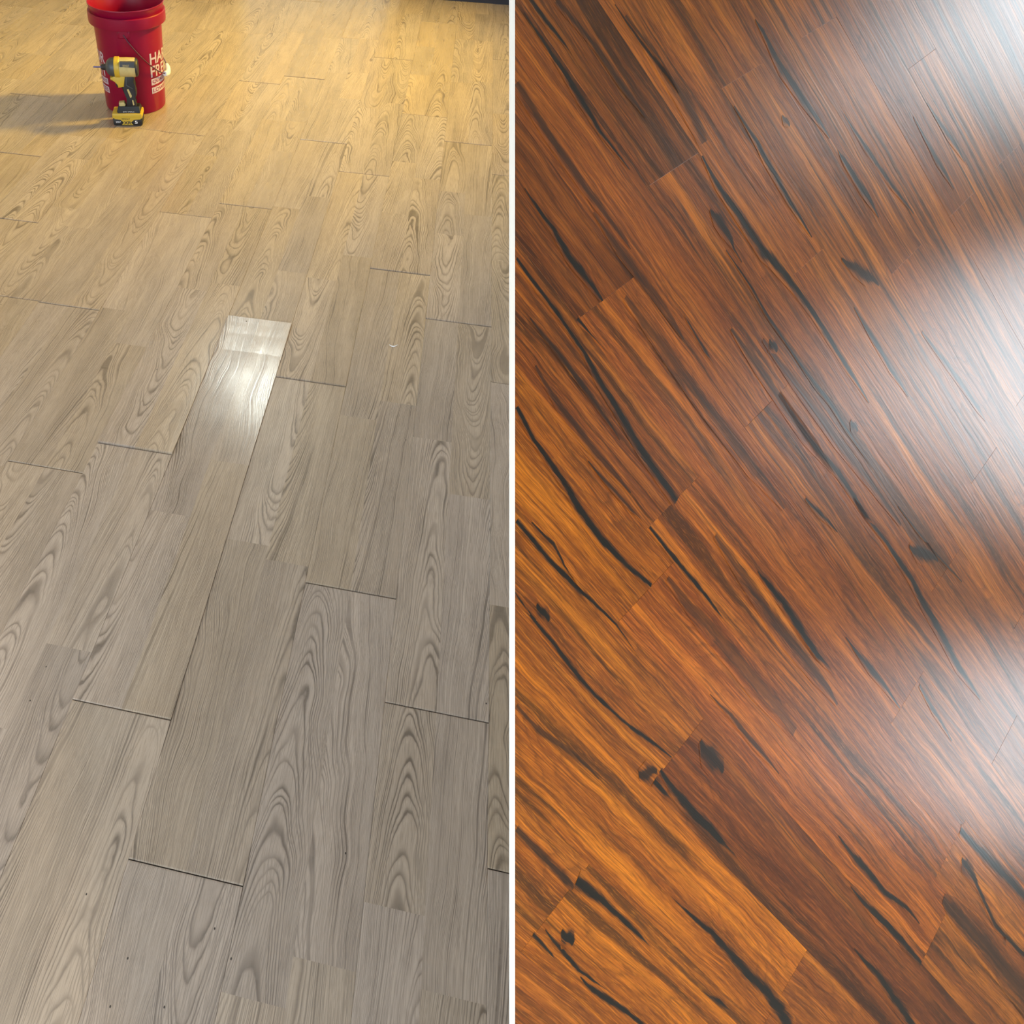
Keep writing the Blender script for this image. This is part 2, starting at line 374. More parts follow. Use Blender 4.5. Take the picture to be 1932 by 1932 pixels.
def strip_geo(x0, x1, y0, y1, prof, tilt, bev_l, bev_r, end0, end1, seed, gloss, flecks):
    """one strip: top skin following the board's curl, sides and ends; returns verts, faces, grain, streak."""
    L = y1 - y0
    ys = [y0] + ([y0 + .0022] if end0 else []) + [y for y in (y0 + .03, y0 + .08, y0 + .16, y0 + L * .5, y1 - .16, y1 - .08, y1 - .03)] + ([y1 - .0022] if end1 else []) + [y1]
    ys = sorted({round(min(max(y, y0), y1), 5) for y in ys})
    b = 0.0011
    xs = [x0, x0 + b, x1 - b, x1]
    V, G, S, Fc = [], [], [], []
    for i, y in enumerate(ys):
        ed = (i == 0 and end0) or (i == len(ys) - 1 and end1)
        for j, x in enumerate(xs):
            z = prof(y) + tilt * (x - x0) - (0.0010 if ed else 0) - (0.0003 if (j == 0 and bev_l) or (j == 3 and bev_r) else 0)
            V.append((x, y, z)); G.append((x - x0, y, seed)); S.append(0.0)
    nr = len(ys)
    for i in range(nr - 1):
        for j in range(3):
            a = i * 4 + j; Fc.append((a, a + 1, a + 5, a + 4))
    o = len(V)
    per = [0, 1, 2, 3] + [i * 4 + 3 for i in range(1, nr)] + [(nr - 1) * 4 + j for j in (2, 1, 0)] + [i * 4 for i in range(nr - 2, 0, -1)]
    for p in per:
        x, y, z = V[p]; V.append((x, y, -0.0105)); G.append(G[p]); S.append(0.0)
    for t in range(len(per)):
        u = (t + 1) % len(per); Fc.append((per[u], per[t], o + t, o + u))
    for (fx, fy, r) in flecks:                       # small dark flecks printed in the wood
        o = len(V); zz = prof(fy) + tilt * (fx - x0) + 0.00025
        V.append((fx, fy, zz)); G.append((fx - x0, fy, seed)); S.append(1.0)
        for t in range(8):
            a = t * math.pi / 4; V.append((fx + r * math.cos(a), fy + r * 1.5 * math.sin(a), zz)); G.append((fx + r * math.cos(a) - x0, fy + r * math.sin(a), seed)); S.append(0.0)
        for t in range(8): Fc.append((o, o + 1 + t, o + 1 + (t + 1) % 8))
    return V, Fc, G, S
def attrs(me, G, S, gloss=None, ink=None):
    a = me.attributes.new('grain', 'FLOAT_VECTOR', 'POINT'); a.data.foreach_set('vector', [c for v in G for c in v])
    a = me.attributes.new('streak', 'FLOAT', 'POINT'); a.data.foreach_set('value', S)
    if gloss is not None: a = me.attributes.new('gloss', 'FLOAT', 'POINT'); a.data.foreach_set('value', gloss)
    if ink is not None: a = me.attributes.new('ink', 'FLOAT', 'POINT'); a.data.foreach_set('value', ink)
FLECKS = [ground(*p) for p in ((222, 638), (296, 697), (241, 1808), (652, 1610), (465, 610), (329, 1328), (87, 1258), (57, 1322), (405, 1752), (208, 1899), (917, 1328), (585, 274), (690, 375), (832, 396), (648, 66), (766, 830), (436, 1809), (679, 1754), (106, 250), (310, 1900), (236, 371), (630, 826), (2, 575), (163, 1687))]
def seen(x0, x1, y0, y1):
    pts = [proj((x, y, 0)) for x in (x0, x1) for y in (y0, (y0 + y1) / 2, y1)]
    ok = [p for p in pts if p[0] > -9000]
    if not ok: return False
    return min(p[0] for p in ok) < 985 and max(p[0] for p in ok) > -25 and min(p[1] for p in ok) < 1960 and max(p[1] for p in ok) > -25
sd = 0
kmax = int(-(XL) / H / .1505) + 1
for k in range(-9, kmax + 1):
    cx0 = col_x(k + 1); cx1 = col_x(k)               # board spans cx0 (left) .. cx1 (right)
    if cx0 < XL: cx0 = XL
    if cx1 > XR: cx1 = XR
    if cx1 - cx0 < .02: continue
    ph = PHASE.get(k, random.random())
    v = ph - .986 * (2 + int(ph))
    while v * H < YF:
        b0, b1 = v * H, (v + .986) * H
        vn = v + .986
        l0 = lift_at(k, v); l1 = lift_at(k, vn)
        zb = random.uniform(-.0004, .0004); roll = random.uniform(-.002, .002)
        g = random.uniform(.34, .40) if v < 1.5 else random.uniform(.20, .25)
        for (kk, vv), gg in GLOSS.items():
            if kk == k and abs(vv - v) < .03: g = gg; roll = .012 if k == 1 else .004
        def prof(y, b0=b0, b1=b1, l0=l0, l1=l1, zb=zb):
            s0 = max(0, 1 - (y - b0) / (l0[2])) if l0[2] else 0
            s1 = max(0, 1 - (b1 - y) / (l1[2])) if l1[2] else 0
            return zb + l0[1] * s0 * s0 + l1[0] * s1 * s1
        xm = (cx0 + cx1) / 2
        for half, (sx0, sx1) in (('L', (cx0, xm)), ('R', (xm, cx1))):
            kn = [c * H for c in KNOWN.get((k, half), []) if b0 + .1 < c * H < b1 - .1]
            cuts = [b0] + sorted(kn) + [b1]
            i = 0
            while i < len(cuts) - 1:
                gap = cuts[i + 1] - cuts[i]
                if gap > .80: cuts.insert(i + 1, cuts[i] + gap * random.uniform(.34, .66))
                else: i += 1
            for i in range(len(cuts) - 1):
                ya, yb = cuts[i], cuts[i + 1]
                e0, e1 = i == 0, i == len(cuts) - 2
                ya2 = max(ya + (.0010 if e0 else 0), YN); yb2 = min(yb - (.0010 if e1 else 0), YF)
                if yb2 - ya2 < .004: continue
                gl, gr = (.00015 if half == 'L' else 0), (.00015 if half == 'R' else 0)
                sd += 1
                fl = [(p.x, p.y, .0022) for p in FLECKS if sx0 + .004 < p.x < sx1 - .004 and ya2 < p.y < yb2]
                V, Fc, G, S = strip_geo(sx0 + gl, sx1 - gr, ya2, yb2, prof, 0, half == 'L', half == 'R', e0, e1, sd * 1.37, g, fl)
                if roll: V = [(x, y, z + (roll * (x - cx0) if z > -.009 else 0)) for x, y, z in V]
                t = random.uniform(.91, 1.07); w = random.uniform(-.035, .045)
                rec = (V, Fc, G, S, g, (t * (1 + w * .5), t, t * (1 - w * 1.6), 1))
                (SEEN if seen(sx0, sx1, ya2, yb2) else REST).append((sx0, ya2, rec))
        v = vn
SEEN.sort(key=lambda r: (r[1], r[0]))
for extra in SEEN[300:]: REST.append(extra)
for _, _, (V, Fc, G, S, g, c) in SEEN[:300]:
    o = mesh_obj('plank', V, Fc, OAK, floor); attrs(o.data, G, S, [g] * len(V)); o.color = c
V, Fc, G, S, GL = [], [], [], [], []
for _, _, (v_, f_, g_, s_, gg, c) in REST:
    o = len(V); V += v_; Fc += [tuple(i + o for i in f) for f in f_]; G += g_; S += s_; GL += [gg] * len(v_)
o = mesh_obj('plank_field', V, Fc, OAK, floor); attrs(o.data, G, S, GL); o['kind'] = 'stuff'; o.color = (.97, .97, .97, 1)

# ------------------------------------------------------------------ dark plank floor: a sloping panel on a trestle
VA, VB, DD = (4050, 4420), (3080, -888), 0.45
wA, wB = ray(*VA), ray(*VB)
NRM = wA.cross(wB).normalized()
if NRM.dot(ray(1450, 966)) > 0: NRM = -NRM
ORG = EYE - NRM * DD
def on_panel(px, py, lift=0.0):
    r = ray(px, py); t = -(DD - lift) / NRM.dot(r); return EYE + r * t
c_ab = wA.dot(wB)
def ab(P):                                           # coordinates along the planks (a) and along their end joints (b), unit: DD
    d = P - ORG; x, y = d.dot(wA), d.dot(wB); k = 1 - c_ab * c_ab
    return ((x - c_ab * y) / k / DD, (y - c_ab * x) / k / DD)
def from_ab(a, b, lift=0.0): return ORG + (wA * a + wB * b) * DD + NRM * lift
def clip(poly, half):                                # keep the side where half(p) >= 0
    out = []
    for i in range(len(poly)):
        p, q_ = poly[i], poly[(i + 1) % len(poly)]; fp, fq = half(p), half(q_)
        if fp >= 0: out.append(p)
        if (fp >= 0) != (fq >= 0):
            t = fp / (fp - fq); out.append((p[0] + (q_[0] - p[0]) * t, p[1] + (q_[1] - p[1]) * t))
    return out
corner = [ab(on_panel(*p)) for p in ((971, -70), (2020, -70), (2020, 2000), (971, 3300))]  # last corner stretched out of view to shield the oak from the fill lamp
def half_of(p, q_):
    cxm = sum(c[0] for c in corner) / 4; cym = sum(c[1] for c in corner) / 4
    f = lambda r: (q_[0] - p[0]) * (r[1] - p[1]) - (q_[1] - p[1]) * (r[0] - p[0])
    s = 1 if f((cxm, cym)) > 0 else -1
    return lambda r: s * f(r)
HALVES = [half_of(corner[i], corner[(i + 1) % 4]) for i in range(4)]
def slab(poly_world, top, thick, bev=0.0, under=0.0):
    n = len(poly_world)
    cen = sum(poly_world, Vector()) / n
    V = [p + NRM * top for p in poly_world] if not bev else [p + (cen - p).normalized() * bev + NRM * top for p in poly_world]
    rows = [V]
    if bev: rows.append([p + NRM * (top - bev * .6) for p in poly_world])
    rows.append([p + (cen - p).normalized() * under - NRM * (thick - top) for p in poly_world])
    verts = [p for r in rows for p in r]
    faces = [tuple(range(n))]
    for r in range(len(rows) - 1):
        for i in range(n):
            j = (i + 1) % n; faces.append((r * n + j, r * n + i, (r + 1) * n + i, (r + 1) * n + j))
    faces.append(tuple(range(len(rows) * n - 1, (len(rows) - 1) * n - 1, -1)))
    a, b, c = verts[0], verts[1], verts[2]
    if (b - a).cross(c - a).dot(NRM) < 0: faces = [tuple(reversed(f)) for f in faces]
    return verts, faces
wc = [from_ab(*c) for c in corner]
v_, f_ = slab(wc, -0.0035, 0.014, 0, 0.03)
floor2 = struct(mesh_obj('floor', v_, f_, M_SUB), 'dark red brown plank floor with black streaks, right of the white strip')
PITCH, B0 = 0.209, 0.762
JOINTS = {-3: [1.128], -2: [.42], -1: [1.128], 0: [.812, 2.133], 1: [.71, 2.033], 2: [.256, 1.606], 3: [.707, 2.022], 4: [.109, 1.474], 5: [.50, 1.83], 6: [.01, 1.37], 7: [.696, 2.03], 8: [.007, 1.34], 9: [.698], 10: [.25], 11: [.692]}
# plank tones plus some painted light falloff: (column, piece) -> multiplier
OR, RD, DKB, MID = (1.22, 1.06, .62), (1.0, .84, .78), (.62, .52, .50), (.95, .85, .66)
TONE = {(-3, 0): (1.12, 1.0, .62), (-3, 1): (1.2, 1.06, .50), (-2, 0): (1.0, .9, .6), (-2, 1): (1.12, .96, .5), (-1, 0): (1.0, .86, .5), (-1, 1): (.62, .49, .50), (0, 0): (1.1, .95, .5), (0, 1): (1.0, .78, .64),
        (1, 0): (.80, .66, .55), (1, 1): (.98, .80, .66), (2, 0): (.55, .44, .42), (2, 1): (.98, .80, .70), (3, 0): (.82, .66, .58), (3, 1): (.86, .72, .66), (4, 0): (.62, .52, .46), (4, 1): (.85, .70, .64)}
LEN = 1.335
ST = []                                              # print streaks: [(x, y, half width)...] in the photograph, strength
def s(ink, *pts): ST.append((ink, pts))
s(1, (996, -10, 5), (1031, 41, 5), (1066, 84, 2), (1080, 104, 0))
s(1, (989, 24, 1), (1023, 73, 3), (1066, 137, 6), (1100, 193, 7), (1132, 248, 4), (1188, 320, 1))
s(.9, (1160, 8, 1), (1203, 71, 3), (1252, 132, 5), (1280, 175, 1))
s(.6, (1180, 30, 4), (1226, 90, 9), (1290, 180, 15), (1330, 268, 10))
s(1, (1325, 294, 2), (1355, 350, 6), (1396, 406, 9), (1442, 477, 10), (1455, 487, 10), (1503, 546, 7), (1541, 600, 6), (1592, 683, 5), (1640, 760, 1))
s(1, (1385, 200, 1), (1429, 269, 5), (1450, 307, 7), (1491, 382, 5), (1532, 448, 1))
s(.9, (1340, 395, 2), (1355, 411, 11), (1370, 436, 10), (1385, 470, 2), (1400, 495, 1))
s(1, (990, 355, 1), (1010, 385, 3), (1044, 431, 6), (1074, 484, 7), (1094, 508, 8), (1132, 560, 4), (1137, 568, 2))
s(1, (975, 487, 3), (1011, 538, 5), (1056, 597, 4), (1102, 663, 5), (1138, 729, 8), (1176, 789, 8), (1214, 855, 8), (1274, 941, 8), (1277, 945, 8))
s(1, (1089, 602, 5), (1110, 625, 2), (1142, 660, 0))
s(1, (975, 768, 5), (1006, 827, 5), (1044, 881, 6), (1074, 924, 7), (1096, 965, 9), (1138, 1021, 8), (1183, 1067, 5), (1229, 1105, 4))
s(.9, (1290, 592, 0), (1300, 610, 2), (1333, 665, 3), (1350, 690, 0))
s(.95, (1370, 472, 1), (1416, 538, 3), (1449, 597, 3), (1491, 658, 2), (1537, 724, 4), (1567, 760, 4), (1598, 811, 3), (1640, 875, 0))
s(1, (975, 982, 5), (1036, 1056, 6), (1097, 1117, 5), (1163, 1178, 2), (1206, 1241, 0))
s(.95, (1003, 985, 2), (1044, 1026, 4), (1066, 1069, 2), (1094, 1112, 0))
s(1, (1226, 994, 3), (1259, 1036, 4), (1310, 1097, 5), (1350, 1148, 3), (1370, 1175, 0))
s(1, (972, 1118, 1), (985, 1137, 2), (1000, 1160, 0))
s(1, (985, 1135, 1), (1008, 1170, 4), (1049, 1219, 4), (1094, 1280, 5), (1132, 1320, 4), (1173, 1358, 3), (1214, 1389, 4), (1267, 1429, 1))
s(1, (1013, 1140, 3), (1024, 1155, 12), (1036, 1172, 4))
s(1, (1430, 1078, 1), (1444, 1095, 4), (1478, 1136, 8), (1511, 1189, 8), (1542, 1235, 6), (1577, 1276, 0))
s(.95, (1470, 742, 3), (1542, 847, 6), (1583, 893, 6), (1634, 972, 4), (1650, 990, 0))
s(.95, (1520, 940, 2), (1545, 966, 5), (1580, 1004, 1))
s(1, (1610, 940, 1), (1623, 960, 3), (1674, 1024, 4), (1720, 1092, 6), (1746, 1143, 7), (1781, 1204, 7), (1809, 1260, 6), (1850, 1320, 1))
s(.9, (1716, 1030, 2), (1732, 1040, 10), (1752, 1048, 10), (1770, 1058, 2))
s(.8, (1695, 955, 1), (1728, 998, 2), (1758, 1036, 2), (1815, 1098, 1))
s(.9, (1735, 1293, 2), (1763, 1342, 4), (1796, 1398, 1))
s(.95, (1612, 580, 1), (1651, 643, 5), (1682, 699, 4), (1714, 748, 1))
s(.85, (1588, 488, 2), (1612, 503, 9), (1636, 520, 10), (1658, 538, 2))
s(.8, (1740, 626, 2), (1789, 689, 5), (1847, 772, 4), (1860, 795, 0))
s(.7, (975, 1563, 6), (1036, 1628, 7), (1070, 1662, 6), (1082, 1675, 3))
s(1, (1088, 1662, 11), (1118, 1685, 9), (1151, 1712, 5), (1204, 1763, 4), (1230, 1790, 0))
s(1, (1060, 1756, 4), (1071, 1768, 12), (1082, 1780, 5))
s(1, (1006, 1763, 3), (1041, 1801, 2), (1048, 1812, 0))
s(1, (1029, 1754, 1), (1057, 1789, 4), (1092, 1830, 4), (1120, 1850, 2), (1156, 1876, 0))
s(1, (1095, 1843, 1), (1123, 1870, 5), (1159, 1893, 5), (1212, 1932, 3), (1240, 1955, 0))
s(1, (1246, 1453, 3), (1281, 1501, 8), (1322, 1547, 9), (1357, 1583, 7), (1392, 1620, 0))
s(1, (1234, 1474, 7), (1252, 1494, 4), (1270, 1515, 0))
s(.8, (1205, 1462, 5), (1222, 1458, 12), (1240, 1455, 4))
s(.85, (1322, 1398, 4), (1338, 1420, 16), (1352, 1440, 15), (1364, 1458, 4))
s(1, (1255, 1681, 0), (1291, 1715, 2), (1342, 1758, 5), (1380, 1801, 7), (1418, 1845, 8), (1445, 1868, 8), (1473, 1906, 10), (1490, 1938, 9), (1500, 1960, 4))
s(1, (1317, 1866, 0), (1357, 1890, 4), (1387, 1915, 0))
s(1, (1582, 1577, 1), (1623, 1628, 6), (1669, 1684, 4), (1710, 1712, 3), (1735, 1743, 1))
s(1, (1605, 1673, 1), (1656, 1728, 6), (1702, 1774, 5), (1738, 1818, 3))
s(1, (1612, 1790, 1), (1656, 1837, 5), (1695, 1893, 7), (1722, 1934, 5), (1735, 1960, 2))
s(1, (1812, 1566, 5), (1860, 1616, 6), (1911, 1667, 6), (1945, 1708, 4))
s(.95, (1815, 1620, 2), (1822, 1630, 9), (1845, 1672, 3), (1878, 1746, 3), (1932, 1802, 3), (1950, 1822, 1))
s(.9, (1884, 1780, 3), (1891, 1789, 9), (1898, 1798, 3))
s(.6, (1780, 1695, 4), (1797, 1715, 9), (1860, 1784, 13), (1940, 1880, 14))
s(.95, (1425, 36, 1), (1440, 59, 4), (1478, 132, 9), (1524, 199, 7), (1566, 261, 1))
s(1, (1582, 284, 1), (1594, 303, 5), (1628, 357, 7), (1658, 410, 1))
s(.9, (1592, 214, 1), (1634, 278, 5), (1684, 351, 4), (1724, 403, 1))
s(.9, (1750, 195, 1), (1791, 255, 6), (1820, 305, 1))
s(.9, (1724, 220, 1), (1771, 306, 5), (1800, 357, 1))
s(.8, (1476, 218, 2), (1483, 227, 7), (1490, 238, 2))
s(.9, (1452, 640, 2), (1458, 651, 11), (1466, 664, 3))
s(.9, (1605, 794, 2), (1611, 803, 8), (1618, 814, 2))
s(.9, (1596, 1202, 1), (1644, 1262, 6), (1698, 1336, 1))
s(.6, (975, 156, 9), (1036, 254, 9), (1102, 350, 8), (1163, 431, 6), (1190, 470, 1))
s(.6, (1050, 0, 6), (1122, 84, 5), (1176, 162, 6), (1218, 222, 1))
s(.55, (1350, 1010, 4), (1400, 1080, 10), (1470, 1180, 14), (1540, 1270, 10), (1580, 1330, 2))
s(.5, (1260, 1090, 5), (1330, 1170, 14), (1430, 1290, 16), (1500, 1380, 8))
s(.7, (1340, 1310, 1), (1380, 1350, 4), (1420, 1400, 5), (1470, 1460, 1))
s(.5, (1180, 560, 5), (1250, 650, 12), (1330, 760, 14), (1420, 880, 12), (1480, 960, 3))
s(.5, (1380, 620, 3), (1430, 690, 9), (1520, 820, 10), (1570, 890, 2))
s(.5, (1120, 400, 2), (1170, 470, 8), (1240, 560, 8), (1290, 640, 2))
s(.55, (1440, 640, 3), (1500, 720, 8), (1580, 830, 9), (1700, 990, 3))
s(.6, (1000, 600, 2), (1050, 660, 5), (1110, 740, 5), (1170, 830, 1))
s(.6, (1010, 690, 3), (1060, 770, 8), (1130, 860, 7), (1190, 930, 2))
s(.7, (1110, 870, 1), (1150, 915, 4), (1190, 960, 3), (1215, 985, 0))
s(.6, (975, 1330, 3), (1020, 1380, 6), (1090, 1430, 5), (1130, 1470, 1))
def panel_piece(j, a0, a1):
    b_lo, b_hi = B0 + PITCH * j, B0 + PITCH * (j + 1)
    poly = [(a0, b_lo), (a1, b_lo), (a1, b_hi), (a0, b_hi)]
    for hf in HALVES:
        if poly: poly = clip(poly, hf)
    return poly
sd2 = 100
pieces = []
for j in range(-7, 22):
    js = JOINTS.get(j, [random.random()])
    st = js[0] - LEN * 3; cuts = []
    lo = [js[0] - LEN * i for i in range(3, 0, -1)]; hi = [js[-1] + LEN * i for i in range(1, 3)]
    cuts = lo + js + hi
    for i in range(len(cuts) - 1):
        poly = panel_piece(j, cuts[i] + .0001, cuts[i + 1] - .0001)
        if len(poly) < 3: continue
        area_ = abs(sum(poly[t][0] * poly[(t + 1) % len(poly)][1] - poly[(t + 1) % len(poly)][0] * poly[t][1] for t in range(len(poly)))) / 2
        if area_ < 1e-4: continue
        pieces.append((j, i - len(lo) + 1, cuts[i], cuts[i + 1], poly))
for (j, idx, a0, a1, poly) in pieces:
    sd2 += 1
    ins = [(p[0], p[1]) for p in poly]
    top = random.uniform(0, .00012)
    V, Fc = slab([from_ab(*p) for p in ins], top, .0034, .0002)
    b_lo = B0 + PITCH * j
    def gr(P):
        a, b = ab(P); return ((b - b_lo) * DD, a * DD * 1.0, sd2 * 1.93)
    # grain is scaled to a 0.19 m plank so that the figure has the size it has in the photograph
    G = [tuple(c * (2.0 if n_ < 2 else 1) * (.5 if n_ < 2 else 1) for n_, c in enumerate(gr(P))) for P in V]
    S = [0.0] * len(V); I = [0.0] * len(V)
    for ink, pts in ST:
        mid = pts[len(pts) // 2]; a, b = ab(on_panel(mid[0], mid[1]))
        if not (b_lo <= b < b_lo + PITCH and a0 <= a < a1): continue
        ctr = [on_panel(p[0], p[1], top + .0002) for p in pts]
        o = len(V)
        for t, (p, c) in enumerate(zip(pts, ctr)):
            d = (ctr[min(t + 1, len(ctr) - 1)] - ctr[max(t - 1, 0)]).normalized(); nrm = d.cross(NRM).normalized()
            wdt = max(p[2], .3) * 1.75 * (c - EYE).length / F
            e = nrm * wdt
            for P, sv in ((c - e, 0.0), (c, 0.95 if p[2] > .9 else .35), (c + e, 0.0)):
                V.append(P); G.append(gr(P)); S.append(sv); I.append(ink)
        for t in range(len(pts) - 1):
            for u in (0, 1):
                A_ = o + t * 3 + u; Fc.append((A_, A_ + 1, A_ + 4, A_ + 3))
    o = mesh_obj('plank', V, Fc, DARK, floor2)
    bmx = bmesh.new(); bmx.from_mesh(o.data)
    for f in bmx.faces:
        if len(f.verts) == 4 and f.normal.dot(NRM) < -.9 and f.index > len(poly) * 2 + 1: f.normal_flip()
    bmx.to_mesh(o.data); bmx.free()
    attrs(o.data, G, S, None, I)
    t = TONE.get((j, idx))
    if t is None:
        m = random.uniform(.78, 1.0); t = (m, m * .86, m * .78)
    o.color = (t[0] * 1.40, t[1] * 1.30, t[2] * .60, 1)
# white edge strip along the left side of the panel
RX_SIDE = (on_panel(971, 966) - on_panel(961, 966)).normalized()
edge = [on_panel(*p) for p in ((961, -70), (971, -70), (971, 3300), (961, 3300))]
v_, f_ = slab(edge, 0.0004, 0.006)
nb = len(v_) // 2
for i_ in range(4): v_[nb + i_] = v_[nb + i_] + RX_SIDE * 0.0052
struct(mesh_obj('trim_1', v_, f_, M_WHITE), 'narrow white edge strip between the light and the dark floor')
# trestle that carries the panel
for p in ((1750, 1850), (1600, 800), (1850, 300), (1880, 1500)):
    P = on_panel(*p) - NRM * .0175; bm = bmesh.new(); hw = .016
    tops = []
    for sx, sy in ((-1, -1), (1, -1), (1, 1), (-1, 1)):
        x, y = P.x + sx * hw, P.y + sy * hw
        z = P.z - ((x - P.x) * NRM.x + (y - P.y) * NRM.y) / NRM.z
        tops.append((bm.verts.new((x, y, z)), bm.verts.new((x, y, 0.0012))))
    for i in range(4):
        a, b = tops[i], tops[(i + 1) % 4]; bm.faces.new((a[1], b[1], b[0], a[0]))
    bm.faces.new([t_[0] for t_ in tops]); bm.faces.new([t_[1] for t_ in reversed(tops)])
    bm_obj('support_leg', bm, M_WD, floor2)

# ------------------------------------------------------------------ red bucket
BP = ground(257, 195); BP.z = 0.0015
bucket = empty('bucket', BP)
tag(bucket, 'red plastic bucket with wire handle and white print behind the drill', 'bucket')
facing = math.atan2(-BP.y, -BP.x)                    # direction from the bucket to the viewer
def rad(z): return .131 + (.1405 - .131) * z / .33
bm = bmesh.new()
add_lathe(bm, [(.0005, .004), (.118, .004), (.122, 0), (.129, 0), (.131, .006), (rad(.33), .33), (.1425, .345), (.1540, .383), (.1560, .386), (.1555, .3895), (.1525, .389), (.1505, .384), (.1385, .345), (.136, .32), (.126, .012), (.0005, .010)], 72)
bm_obj('bucket_wall', bm, M_RED, bucket, True)
bm = bmesh.new()
add_lathe(bm, [(.1440, .362), (.1560, .362), (.1588, .359), (.1590, .326), (.1575, .322), (.1555, .325), (.1550, .344), (.1415, .344)], 72)
bm_obj('collar_ring', bm, M_RED, bucket, True)
def on_bucket(ang, z, out=0.0):
    r = rad(z) + out; return Vector((r * math.cos(ang), r * math.sin(ang), z))
ear_a = facing - math.radians(9)
bm = bmesh.new()                                     # handle boss below the collar
for da in range(-5, 6):
    pass
n0 = 9
vv = {}
for iz, z in enumerate((.292, .296, .318, .322)):
    for ia in range(n0):
        a = ear_a + math.radians((ia - 4) * 2.6)
        out = .0045 if (iz in (1, 2) and 0 < ia < n0 - 1) else .0002
        vv[iz, ia] = bm.verts.new(on_bucket(a, z, out))
for iz in range(3):
    for ia in range(n0 - 1): bm.faces.new((vv[iz, ia], vv[iz, ia + 1], vv[iz + 1, ia + 1], vv[iz + 1, ia]))
bm_obj('handle_boss', bm, M_RED, bucket, True)
bm = bmesh.new()                                     # wire bail hanging down to the right
path = []
for t in range(29):
    u = t / 28.0; a = ear_a + math.pi * u
    z = .307 - .178 * (math.sin(math.pi * u) ** .9) if 0 < u < 1 else .307
    path.append(on_bucket(a, z, .006 + .012 * math.sin(math.pi * u)))
add_tube(bm, path, .0022, 8); bail = bm_obj('wire_handle', bm, M_WIRE, bucket, True)
bm = bmesh.new()
gp = [path[i] + Vector((0, 0, -.001)) for i in range(11, 18)]
add_tube(bm, gp, [.009, .011, .011, .0115, .011, .011, .009], 12); bm_obj('handle_grip', bm, M_GRIP, bail, True)
def text_mesh(body, size, bold=0.0):
    cu = bpy.data.curves.new('t', 'FONT'); cu.body = body; cu.size = size; cu.offset = bold; cu.resolution_u = 3
    ob = bpy.data.objects.new('t', cu); COL.objects.link(ob); bpy.context.view_layer.update()
    dg = bpy.context.evaluated_depsgraph_get(); me = bpy.data.meshes.new_from_object(ob.evaluated_get(dg))
    bpy.data.objects.remove(ob); bpy.data.curves.remove(cu)
    xs = [v.co.x for v in me.vertices]; ys = [v.co.y for v in me.vertices]
    return [((v.co.x - min(xs)), (v.co.y - min(ys))) for v in me.vertices], [tuple(p.vertices) for p in me.polygons], max(xs) - min(xs), max(ys) - min(ys)
def fit(body, w, h, bold):
    v, f, tw, th = text_mesh(body, .08, bold); return [(x * w / tw, y * h / th) for x, y in v], f
def wrap_print(name, pieces_, ang0, mat):
    V, Fc = [], []
    for v, f, s0, z0, out in pieces_:
        o = len(V)
        for x, y in v:
            z = z0 + y; V.append(on_bucket(ang0 + (s0 + x) / .136, z, out))
        Fc += [tuple(i + o for i in q_) for q_ in f]
    return mesh_obj(name, V, Fc, mat, bucket)
def bar(w, h):
    n_ = 12; v = [(w * i / n_, y) for y in (0, h) for i in range(n_ + 1)]; f = [(i, i + 1, i + n_ + 2, i + n_ + 1) for i in range(n_)]; return v, f
for ang in (facing + math.radians(33), facing - math.radians(53) - .235 / .136):
    hv, hf = fit('HARBOR', .235, .043, .0016); fv, ff = fit('FREIGHT', .235, .043, .0016); b1 = bar(.235, .024); b2 = bar(.235, .024)
    wrap_print('white_lettering', [(hv, hf, 0, .185, .0009), (fv, ff, 0, .137, .0009), (*b1, 0, .107, .0009), (*b2, 0, .074, .0009)], ang, M_PRINT)
    qv, qf = fit('QUALITY TOOLS', .222, .015, .0004); lv, lf_ = fit('LOWEST PRICES', .222, .015, .0004)
    wrap_print('red_lettering', [(qv, qf, .006, .1115, .0015), (lv, lf_, .006, .0785, .0015)], ang, M_RED)

# ------------------------------------------------------------------ impact driver standing in front of the bucket
DP = ground(241, 231); DP.z = 0.0015
drill = empty('impact_driver', DP, math.atan2(.2103, .9776))
tag(drill, 'yellow and black cordless impact driver standing on its battery', 'power tool')
def T(cx, cy):
    z = (1668 - cy) / (1668 - 765) * .245
    return ((cx - (705 - 75 * z / .245)) * .000322, z)
def TP(*pts): return [T(*p) for p in pts]
def horiz(profile, mat, name, parent, yscale=1.0, segs=32):
    """turned shape about the tool axis; profile: (crop x, radius in m)"""
    bm = bmesh.new(); zc = T(0, 890)[1]
    def X(cx): return (cx - (705 - 75 * zc / .245)) * .000322
    add_lathe(bm, [(r, X(cx)) for cx, r in profile], segs, 'X', (0, 0, zc))
    for v in bm.verts: v.co.y *= yscale
    return bm_obj(name, bm, mat, parent, True)
horiz([(285, .0005), (288, .0022), (330, .0032), (345, .0032), (350, .0026), (392, .0026)], M_STEEL, 'driver_bit', drill)
horiz([(386, .003), (388, .008), (400, .010), (438, .0115), (446, .0135), (462, .0155), (463, .001)], M_BLK, 'chuck', drill)
horiz([(450, .014), (462, .022), (490, .0300), (520, .0335), (566, .0350), (580, .0350), (580, .002)], M_GRY, 'gear_case', drill)
horiz([(560, .002), (560, .0355), (566, .0372), (618, .0372), (626, .0350), (626, .002)], M_YEL, 'front_collar', drill)
horiz([(624, .002), (624, .0345), (700, .0350), (800, .0345), (826, .0325), (826, .002)], M_DUST, 'motor_housing', drill)
horiz([(824, .002), (824, .0335), (838, .0325), (850, .0285), (852, .0005)], M_BLK, 'rear_cap', drill)
zc = T(0, 890)[1]
bm = bmesh.new()                                     # black name panel on the side of the housing
